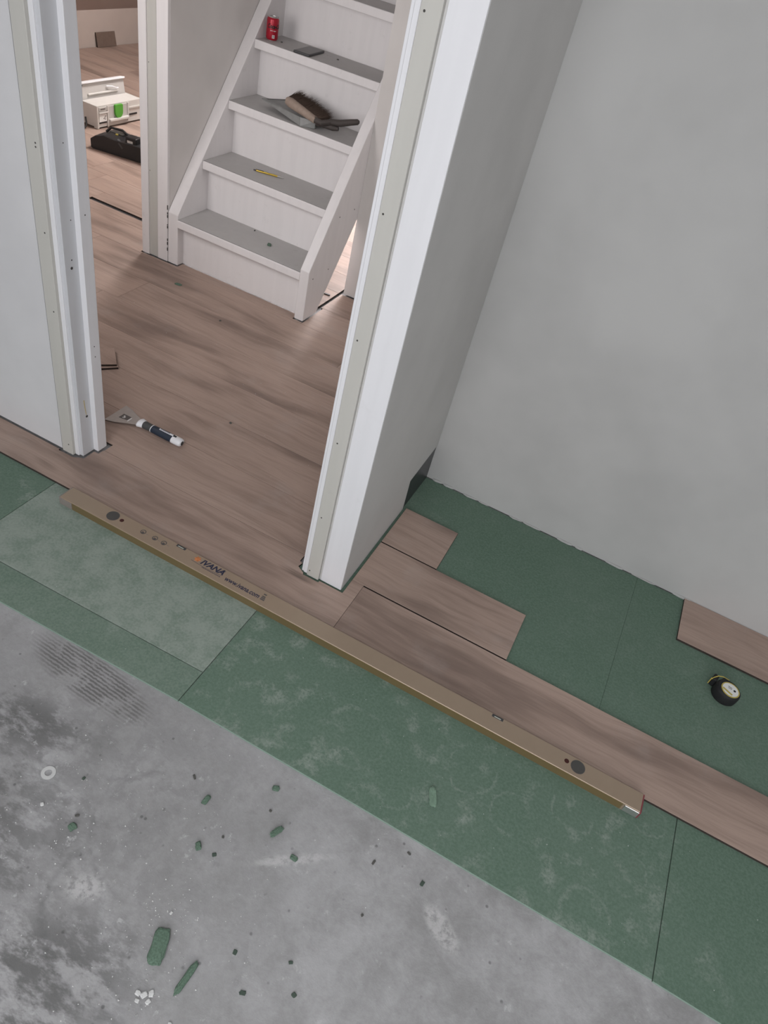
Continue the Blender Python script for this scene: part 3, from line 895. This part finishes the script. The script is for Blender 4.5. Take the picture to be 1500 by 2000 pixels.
bc = curved('barcode', -math.pi / 2 + .58, -math.pi / 2 + 1.00, .010, .022, .0262, M['paper'], cn)
for i in range(6):
    a = -math.pi / 2 + .63 + i * .058
    curved('bar', a, a + .026, .0115, .0205, .02645, M['inkgrey'], bc)

# phone
ph = thing('mobile_phone', 'black mobile phone lying on the fourth stair tread', 'phone', (-1.762, 3.165, TZ[3]), math.radians(6))
MB().box(-.038, .038, -.082, .082, 0.0002, .0095).build('phone_body', M['darkgrey'], ph, bevel=.0035, bseg=3)
MB().box(-.034, .034, -.078, .078, .0093, .0098).build('screen', M['disc'], ph)

# pen
p0, p1 = Vector((-1.791, 2.846, TZ[1] + .0043)), Vector((-1.656, 2.884, TZ[1] + .0043))
pn = thing('ballpoint_pen', 'gold ballpoint pen lying on the second stair tread', 'pen', tuple(p0), math.atan2(p1.y - p0.y, p1.x - p0.x))
L = (p1 - p0).length
MB().tube([(.012, 0, 0), (.014, 0, 0), (.05, 0, 0), (.110, 0, 0)], [.0036, .0040, .0041, .0040], 12).build('barrel', M['brass'], pn, True)
MB().tube([(.110, 0, 0), (.118, 0, 0), (.132, 0, 0), (L, 0, 0)], [.0040, .0038, .0018, .0006], 12).build('tip', M['steel'], pn, True)
MB().tube([(0, 0, 0), (.012, 0, 0)], [.0026, .0032], 10).build('push_button', M['darkgrey'], pn, True)
MB().box(.010, .046, -.0012, .0012, .0040, .0056).build('clip', M['darkgrey'], pn)

# dustpan -------------------------------------------------------------------
dp = thing('dustpan', 'grey zinc dustpan lying on the third stair tread under the brush', 'dustpan', (-1.72, 3.0, TZ[2]))
ox, oy, oz = -1.72, 3.0, TZ[2]


def rel(*ps): return [(p[0] - ox, p[1] - oy, p[2] - oz) for p in ps]


def sheet(name, pts, t, m, parent):
    # thin folded-metal panel through 3D points, given thickness along its normal
    P_ = [Vector(p) for p in rel(*pts)]
    nrm = (P_[1] - P_[0]).cross(P_[2] - P_[0]).normalized() * t
    k = len(P_)
    V = [tuple(p) for p in P_] + [tuple(p + nrm) for p in P_]
    F = [tuple(range(k - 1, -1, -1)), tuple(range(k, 2 * k))] + [(i, (i + 1) % k, k + (i + 1) % k, k + i) for i in range(k)]
    return MB().add(V, F).build(name, m, parent)


A = (-1.868, 2.985, oz + .030); B = (-1.628, 2.920, oz + .001); Cc = (-1.575, 2.952, oz + .002); D = (-1.600, 3.085, oz + .004); E_ = (-1.800, 3.108, oz + .030)
sheet('pan_base', [A, B, Cc, D, E_], .0015, M['zinc'], dp)
up = lambda p, h, dx=0, dy=0: (p[0] + dx, p[1] + dy, p[2] + h)
sheet('front_side', [A, B, up(B, .030, -.012, .012), up(A, .006, .02, .006)], .0015, M['zinc'], dp)
sheet('rear_side', [B, Cc, up(Cc, .028), up(B, .030, -.012, .012)], .0015, M['zinc'], dp)
sheet('back_side', [D, E_, up(E_, .012), up(D, .035)], .0015, M['zinc'], dp)
sheet('end_side', [Cc, D, up(D, .035), up(Cc, .028)], .0015, M['zinc'], dp)
MB().tube(rel((-1.59, 2.96, oz + .018), (-1.55, 2.965, oz + .024), (-1.50, 2.972, oz + .024), (-1.475, 2.978, oz + .027)), [.010, .010, .011, .008], 10).build('pan_handle', M['griptape'], dp, True)
sheet('lip', [(-1.866, 2.987, oz + .0316), (-1.86, 2.9852, oz + .0306), (-1.792, 3.108, oz + .0306), (-1.80, 3.1095, oz + .0316)], .001, M['disc'], dp)

# hand brush ----------------------------------------------------------------
hb = thing('hand_brush', 'wooden hand brush with brown bristles resting in the dustpan', 'brush', (-1.70, 3.01, TZ[2] + .03))
ox, oy, oz2 = -1.70, 3.01, TZ[2] + .03
oz = oz2
pa = Vector((-1.730, 2.968, TZ[2] + .066)); pb = Vector((-1.568, 2.940, TZ[2] + .038))
dirv = (pb - pa).normalized()
side = Vector((.0, .97, .17)); side = (side - dirv * side.dot(dirv)).normalized()   # bristle direction
upn = dirv.cross(side).normalized()
if upn.z < 0: upn = -upn
b = MB()
ns = 8; seg = 12
for i in range(ns + 1):
    t = i / ns
    p = pa.lerp(pb, t) - Vector((ox, oy, oz))
    r1 = .021 * (1 - .25 * t) * (.75 if i == 0 else 1); r2 = .019 * (1 - .35 * t) * (.75 if i == 0 else 1)
    for k in range(seg):
        a = 2 * math.pi * k / seg
        ca, sa = math.cos(a), math.sin(a)
        ca = math.copysign(abs(ca) ** .6, ca); sa = math.copysign(abs(sa) ** .6, sa)
        b.v.append(tuple(p + upn * (ca * r2) + side * (sa * r1 * .8)))
for i in range(ns):
    for k in range(seg):
        q = i * seg + k; r = i * seg + (k + 1) % seg
        b.f.append((q, r, r + seg, q + seg))
b.f.append(tuple(range(seg - 1, -1, -1))); b.f.append(tuple(range(ns * seg, ns * seg + seg)))
b.build('brush_block', M['oldwood'], hb, True)
hp = [pb - dirv * .006, pb + dirv * .03 + Vector((0, .004, .004)), Vector((-1.515, 2.975, TZ[2] + .042)), Vector((-1.475, 2.985, TZ[2] + .048)), Vector((-1.43, 2.993, TZ[2] + .064)), Vector((-1.402, 2.998, TZ[2] + .073)), Vector((-1.395, 2.999, TZ[2] + .075))]
MB().tube(rel(*[tuple(p) for p in hp]), [.013, .0115, .0125, .014, .0125, .0115, .006], 12).build('handle', M['griptape'], hb, True)
random.seed(11)
bb = MB()
for i in range(2600):
    t = random.uniform(-.02, 1.04)
    base = pa.lerp(pb, t) + upn * random.uniform(-.012, .012) + side * .012
    Lb = random.uniform(.080, .104) * (1 - .25 * max(0, t - .6))
    fan = (t - .45) * .28 + random.uniform(-.10, .10)
    tipd = (side + dirv * fan + upn * random.uniform(-.16, .16)).normalized()
    tip = base + tipd * Lb
    w_ = upn.cross(tipd).normalized() * .0008
    q = Vector((ox, oy, oz))
    bz = TZ[2] + .002
    tip.z = max(tip.z, bz); tip.y = min(tip.y, 3.120)
    bb.add([tuple(base - q - w_), tuple(base - q + w_), tuple(base - q + tipd.cross(w_).normalized() * .0012), tuple(tip - q)], [(0, 1, 2), (0, 3, 1), (1, 3, 2), (2, 3, 0)])
me = bpy.data.meshes.new('bristles'); me.from_pydata(bb.v, [], bb.f)
o = link('bristles', me, M['bristle'], hb); o['kind'] = 'stuff'
# dense bristle core so the tuft is opaque
b = MB(); ns = 10
for i in range(ns + 1):
    t = i / ns
    p = pa.lerp(pb, -.01 + t * 1.04)
    fan = (t - .45) * .28
    dd = (side + dirv * fan).normalized()
    hgt = .074 + .006 * math.sin(i * 2.1)
    hgt *= (1 - .3 * max(0, t - .6))
    for s_, hh in ((-1, .010), (1, .010), (.6, hgt), (-.6, hgt)):
        q = p + upn * (.012 * s_) + dd * hh
        q.y = min(q.y, 3.117); q.z = max(q.z, TZ[2] + .003)
        b.v.append(tuple(q - Vector((ox, oy, oz))))
for i in range(ns):
    for k in range(4):
        q = i * 4 + k; r = i * 4 + (k + 1) % 4
        b.f.append((q, r, r + 4, q + 4))
b.f.append((3, 2, 1, 0)); b.f.append(tuple(ns * 4 + k for k in range(4)))
b.build('tuft', M['bristle'], hb)

# ------------------------------------------------------------------ toolbox in the far room
tb = thing('tool_case', 'light grey plastic tool case with green latch and raised lid', 'tool case', (-3.56, 3.845, .0), 0)
# local: front face +x at .15, left side -y at -.198
W2, D2, HB = .198, .148, .128
b = MB()
b.box(-D2, D2, -W2, W2, .010, .024)
b.box(-D2, -D2 + .006, -W2, W2, .024, HB).box(D2 - .006, D2, -W2, W2, .024, HB).box(-D2 + .006, D2 - .006, -W2, -W2 + .006, .024, HB).box(-D2 + .006, D2 - .006, W2 - .006, W2, .024, HB)
body = b.build('case_body', M['boxgrey'], tb)
for sy in (-1, 1):
    MB().box(D2 - .03, D2 + .002, sy * W2 - (.012 if sy > 0 else .0015), sy * W2 + (.012 if sy < 0 else .0015), .0006, HB + .001).build('corner_post', M['boxgrey'], tb, bevel=.003, bseg=2)
    MB().box(-D2, -D2 + .05, sy * .15 - .02, sy * .15 + .02, .0006, .0105).build('foot', M['boxgrey'], tb)
MB().box(-D2 + .02, D2 - .02, -W2 + .02, W2 - .01, .060, .112).build('insert', M['boxgrey2'], tb, bevel=.006, bseg=2)
MB().box(-.06, -.02, -W2 + .03, W2 - .05, .100, .145).build('insert_rib', M['boxgrey'], tb, bevel=.008, bseg=2)
MB().box(.03, D2 - .006, -W2 + .008, W2 - .008, .119, .1275).build('front_deck', M['boxgrey'], tb)
# front details (x = D2)
MB().box(D2, D2 + .006, -.186, -.120, .100, .120).build('name_plate', M['boxgrey2'], tb, bevel=.001, bseg=1)
MB().box(D2 + .006, D2 + .0065, -.175, -.135, .107, .113).build('name_print', M['inkgrey'], tb)
MB().box(D2, D2 + .010, -.188, -.112, .086, .094).build('front_rib', M['boxgrey'], tb, bevel=.001, bseg=1)
lbp = MB().box(D2, D2 + .004, -.184, -.122, .040, .082).build('label_card', M['paper'], tb)
for (y_, z_) in ((-.142, .060), (-.135, .066), (-.150, .054), (-.140, .050)): MB().box(D2 + .004, D2 + .0045, y_, y_ + .007, z_, z_ + .006).build('label_mark', M['inkgrey'], lbp)
MB().box(D2, D2 + .003, -.184, -.122, .030, .037).build('slot', M['black'], tb)
MB().box(D2 - .001, D2 + .008, -.118, -.108, .006, .124).build('front_post', M['boxgrey'], tb, bevel=.001, bseg=1)
MB().box(D2 - .001, D2 + .008, .060, .072, .020, .124).build('front_post', M['boxgrey'], tb, bevel=.001, bseg=1)
MB().box(D2, D2 + .004, -.106, .058, .050, .118).build('latch_field', M['boxgrey2'], tb)
lt = []
for k in range(9):
    a = math.pi * (1 + k / 8)
    lt.append((-.024 + .034 * math.cos(a), .082 + .034 * math.sin(a)))
lt += [(.010, .118), (.006, .124), (-.054, .124), (-.058, .118)]
MB().prism(lt, D2 + .003, D2 + .016, axis='x').build('latch', M['green'], tb, bevel=.002, bseg=2)['label'] = 'green turning latch'
MB().box(D2, D2 + .020, -.108, .062, .034, .050).build('carry_handle', M['boxgrey'], tb, bevel=.004, bseg=2)
MB().box(D2, D2 + .006, .075, .185, .086, .094).build('front_rib', M['boxgrey'], tb)
MB().box(D2, D2 + .003, .075, .150, .046, .056).build('slot', M['black'], tb)
MB().box(D2 - .002, D2 + .004, -.106, .062, .008, .033).build('skirt', M['boxgrey2'], tb, bevel=.002, bseg=1)
# raised lid, hinged at mid-depth and leaning back
ld = MB().box(-.008, .012, -W2 + .004, W2 - .002, 0, .098).build('lid', M['boxgrey2'], tb, bevel=.003, bseg=2)
ld.location = (.012, 0, .112); ld.rotation_euler = (0, math.radians(-10), 0)
MB().box(-.012, .026, -W2 + .002, W2, .094, .104).build('lid_rim', M['whiteplastic'], ld, bevel=.003, bseg=2)
MB().box(.012, .0135, -.186, -.160, .082, .088).build('rim_slot', M['black'], ld)
MB().box(.010, .022, -.13, .13, .030, .040).build('lid_rib', M['boxgrey'], ld, bevel=.003, bseg=1)
MB().tube([(.02, .03, .066), (.03, .07, .062), (.03, .105, .050), (.02, .13, .048)], .004, 8).build('lid_grip', M['whiteplastic'], ld, True)
# cable
cb = MB().tube([(-3.49, 3.632, .05), (-3.475, 3.62, .03), (-3.46, 3.60, .012), (-3.445, 3.56, .006), (-3.44, 3.51, .006), (-3.45, 3.47, .006), (-3.48, 3.44, .006)], .005, 8).build('power_cable', M['black'], None, True)
tag(cb, 'black power cable on the floor beside the grey tool case', 'cable')

# black tool / case in front of it
bt = thing('power_tool_case', 'black plastic tool box lying in front of the grey tool case', 'tool box', (-3.221, 3.374, .0), math.atan2(.055, .315))
Lc = .46
side_prof = [(0.0, .006), (0.0, .050), (.030, .072), (.090, .090), (.16, .084), (.30, .088), (Lc - .03, .085), (Lc, .06), (Lc, .004), (.012, .0006)]
# extrude profile (local x,z) along local y
b = MB()
k_ = len(side_prof)
DPT = .165
ins_ = [(.0, 0), (.010, .0)]
for yy, sh in ((.0, .004), (.006, 0.0), (DPT - .006, 0.0), (DPT, .004)):
    for x, z in side_prof:
        cx_ = Lc / 2; cz_ = .045
        b.v.append((x + (cx_ - x) * sh / .2, yy, z + (cz_ - z) * sh / .05 if z > .002 else z))
for r in range(3):
    for i in range(k_):
        p = r * k_ + i; q = r * k_ + (i + 1) % k_
        b.f.append((p, q, q + k_, p + k_))
b.f.append(tuple(range(k_ - 1, -1, -1))); b.f.append(tuple(range(3 * k_, 4 * k_)))
b.build('tool_body', M['black'], bt)
MB().box(.215, .285, .015, .075, .070, .118).build('raised_block', M['black'], bt, bevel=.006, bseg=2)
MB().box(.228, .262, .0135, .0152, .080, .100).build('block_label', M['boxgrey'], bt)
MB().box(.225, .285, .078, .115, .088, .104).build('top_plate', M['darkgrey'], bt, bevel=.002, bseg=1)
MB().box(.232, .278, .083, .108, .104, .1045).build('top_label', M['paper'], bt)
MB().box(.075, .160, .085, .130, .080, .094).build('display', M['disc'], bt, bevel=.002, bseg=1)
MB().tube([(.045, .10, .080), (.07, .11, .105), (.14, .115, .108), (.20, .10, .086)], .007, 8).build('carry_handle', M['black'], bt, True)
MB().tube([(.165, .02, .080), (.185, .012, .072), (.205, .008, .050)], [.012, .014, .010], 8).build('hose_stub', M['darkgrey'], bt, True)
MB().box(.120, .132, .070, .082, .086, .0925).build('warning_mark', M['yellow'], bt)
MB().box(.300, .40, .010, .12, .084, .0915).build('side_grip', M['darkgrey'], bt, bevel=.003, bseg=1)
MB().box(.330, .42, -.001, .001, .030, .046).build('side_label', M['boxgrey2'], bt)

sp = MB().prism([(0, 0), (.030, .004), (.028, .013), (.016, .013), (.0, .009)], 0, .004).build('spacer', M['black'])
sp.location = (-1.372, 2.878, .0002)
tag(sp, 'small black spacer on the planks under the right stair string', 'spacer')
# ------------------------------------------------------------------ washer and scraps
wa = MB().lathe([(.0075, 0), (.0150, 0), (.0150, .0018), (.0075, .0018), (.0075, 0)], 28).build('washer', plain('zinc washer', (.58, .58, .57, 1), .5, .1))
wa.location = (-.694, .4865, ZC + .0001)
tag(wa, 'flat metal washer lying on the bare concrete', 'washer')


def chip(name, label, cat, loc, sx, sy, sz, rz, seed, m, group=None, rough=.18, tilt=0.0):
    # torn, uneven slab: a squared-off lump with fractal bumps
    big = max(sx, sy) > .025
    nu, nv = (28, 12) if big else (12, 6)
    b = MB()
    off = Vector((seed * 3.7, seed * 1.3, 0))
    for j in range(nv + 1):
        ph = -math.pi / 2 + math.pi * j / nv
        for i in range(nu):
            th = 2 * math.pi * i / nu
            f = lambda v, e: math.copysign(abs(v) ** e, v)
            cx_, sx_ = f(math.cos(th), .5), f(math.sin(th), .5)
            r_ = f(math.cos(ph), .55)
            p = Vector((cx_ * r_, sx_ * r_, f(math.sin(ph), .6)))
            d = 1 + rough * (mnoise.noise(p * 1.7 + off) * 1.3 + mnoise.noise(p * 5 + off) * .8)
            d2 = 1 + rough * 1.6 * mnoise.noise(p * 4 + off * 2)
            b.v.append((p.x * d * sx / 2, p.y * d * sy / 2, max(0.0, (p.z * d2 + 1) * sz / 2)))
    for j in range(nv):
        for i in range(nu):
            p = j * nu + i; q = j * nu + (i + 1) % nu
            b.f.append((p, q, q + nu, p + nu))
    o = b.build(name, m, None, False)
    o.location = loc; o.rotation_euler = (tilt, 0, rz)
    return tag(o, label, cat, group)


chip('foam_scrap', 'largest green underlay scrap on the concrete near the bottom edge', 'scrap', (-.283, .338, ZC), .030, .062, .011, math.radians(18), 3, M['foam'], None, .10)
chip('foam_scrap', 'narrow green underlay sliver beside the largest scrap', 'scrap', (-.208, .321, ZC), .012, .060, .010, math.radians(-4), 5, M['foam'], None, .14)
chip('foam_scrap', 'pale green torn strip lying on the green underlay', 'scrap', (.060, .886, ZU), .017, .048, .006, math.radians(24), 9, plain('pale green foam', (.19, .28, .21, 1), .95, 0, .2, 120, .1, .5), None, .22)
chip('foam_scrap', 'small green scrap on the first stair tread', 'scrap', (-1.583, 2.690, TZ[0]), .016, .026, .006, .5, 13, M['foam'], None, .25)
chip('foam_scrap', 'small green scrap on the hall floor below the stairs', 'scrap', (-1.868, 2.431, .0001), .030, .016, .004, .1, 17, M['foam'], None, .25)
for i, (x, y, sx, sy, lab) in enumerate(((-.209, .632, .012, .030, 'dark green scrap on the concrete, largest of those near the underlay edge'), (-.377, .611, .012, .022, 'green scrap on the concrete under the slanting sheet seam'),
                                         (-.262, .712, .016, .012, 'small green curl on the concrete close to the underlay edge'), (-.332, .523, .012, .018, 'green scrap above the largest green scrap on the concrete'), (-.571, .425, .016, .016, 'green scrap on the dirty concrete below the washer'),
                                         (-.148, .604, .010, .017, 'dull green scrap beside the pale scrape on the concrete'))):
    chip('foam_scrap', lab, 'scrap', (x, y, ZC), sx, sy, .007, math.radians(-25 + i * 23), 30 + i, M['foam'], 'green scraps on the concrete', .25)
for i, (x, y) in enumerate(((-.245, .664), (-.294, .526), (.004, .685), (-.053, .437), (.064, .742), (-.105, .352), (.03, .58), (-.155, .40), (-.43, .64), (-.625, .515), (-.58, .448), (.115, .70), (-.30, .565), (-.02, .395))):
    chip('concrete_crumb', 'small dark crumb lying on the bare concrete', 'crumb', (x, y, ZC), .006 + .003 * (i % 3), .005 + .003 * (i % 2), .0028, i * .7, 50 + i, M['foamdark'] if i % 2 else M['crumb'], 'dark crumbs on the concrete', .25)
for i, (x, y, z) in enumerate(((-1.112, 1.7485, .0001), (-1.556, 2.307, .0001), (-1.709, 2.765, TZ[0]), (-1.645, 3.215, TZ[3]), (-1.905, 3.17, TZ[3]))):
    chip('floor_crumb', ('dark crumb on the hall planks behind the putty knife', 'tiny crumb on the hall planks in front of the stairs', 'dark crumb at the back of the first stair tread', 'small crumb beside the phone on the stair', 'grey crumb beside the red can on the stair')[i], 'crumb', (x, y, z), .009, .007, .004, i, 70 + i, M['crumb'], None, .25)
for i, (x, y, s) in enumerate(((-.268, .262, .010), (-.257, .265, .012), (-.247, .272, .011), (-.262, .252, .008), (-.244, .260, .009), (-.655, .430, .008), (-.19, .252, .007), (-.30, .395, .006))):
    chip('plaster_chip', 'white plaster chip lying on the bare concrete', 'chip', (x, y, ZC), s, s * .8, .003, i * 1.1, 90 + i, M['grit'], 'white plaster chips on the concrete', .25)

# fine grit ------------------------------------------------------------------
random.seed(21)
b = MB()


def grain(x, y, z, s):
    a = random.uniform(0, 6.28); ca, sa = math.cos(a) * s, math.sin(a) * s
    b.add([(x - ca, y - sa, z), (x + ca * .8, y + sa * .8, z), (x - sa, y + ca, z), (x + ca * .1, y + sa * .1, z + s * 1.1)], [(0, 2, 1), (0, 1, 3), (1, 2, 3), (2, 0, 3)])


for (cx_, cy_, r, n_) in ((-.31, .385, .06, 80), (-.55, .42, .12, 70), (-.68, .46, .15, 60), (-.26, .27, .06, 40), (-.4, .30, .25, 90), (-.45, .55, .25, 60), (-.1, .5, .3, 40)):
    for _ in range(n_):
        x = random.gauss(cx_, r * .6); y = random.gauss(cy_, r * .6)
        if y < .75: grain(x, y, ZC, random.uniform(.0008, .0024))
me = bpy.data.meshes.new('white_grit'); me.from_pydata(b.v, [], b.f)
tag(link('white_grit', me, M['grit']), 'fine white grit scattered over the bare concrete', 'grit', kind='stuff')
b = MB()
for _ in range(70):
    x, y = random.uniform(-1.2, .9), random.uniform(.79, 1.1); grain(x, y, ZU, random.uniform(.0006, .0014))
for _ in range(90):
    x, y = random.uniform(-1.9, -.7), random.uniform(1.45, 2.5); grain(x, y, .0, random.uniform(.0006, .0015))
me = bpy.data.meshes.new('dust_specks'); me.from_pydata(b.v, [], b.f)
tag(link('dust_specks', me, M['grit']), 'tiny white dust specks on underlay and hall planks', 'dust', kind='stuff')
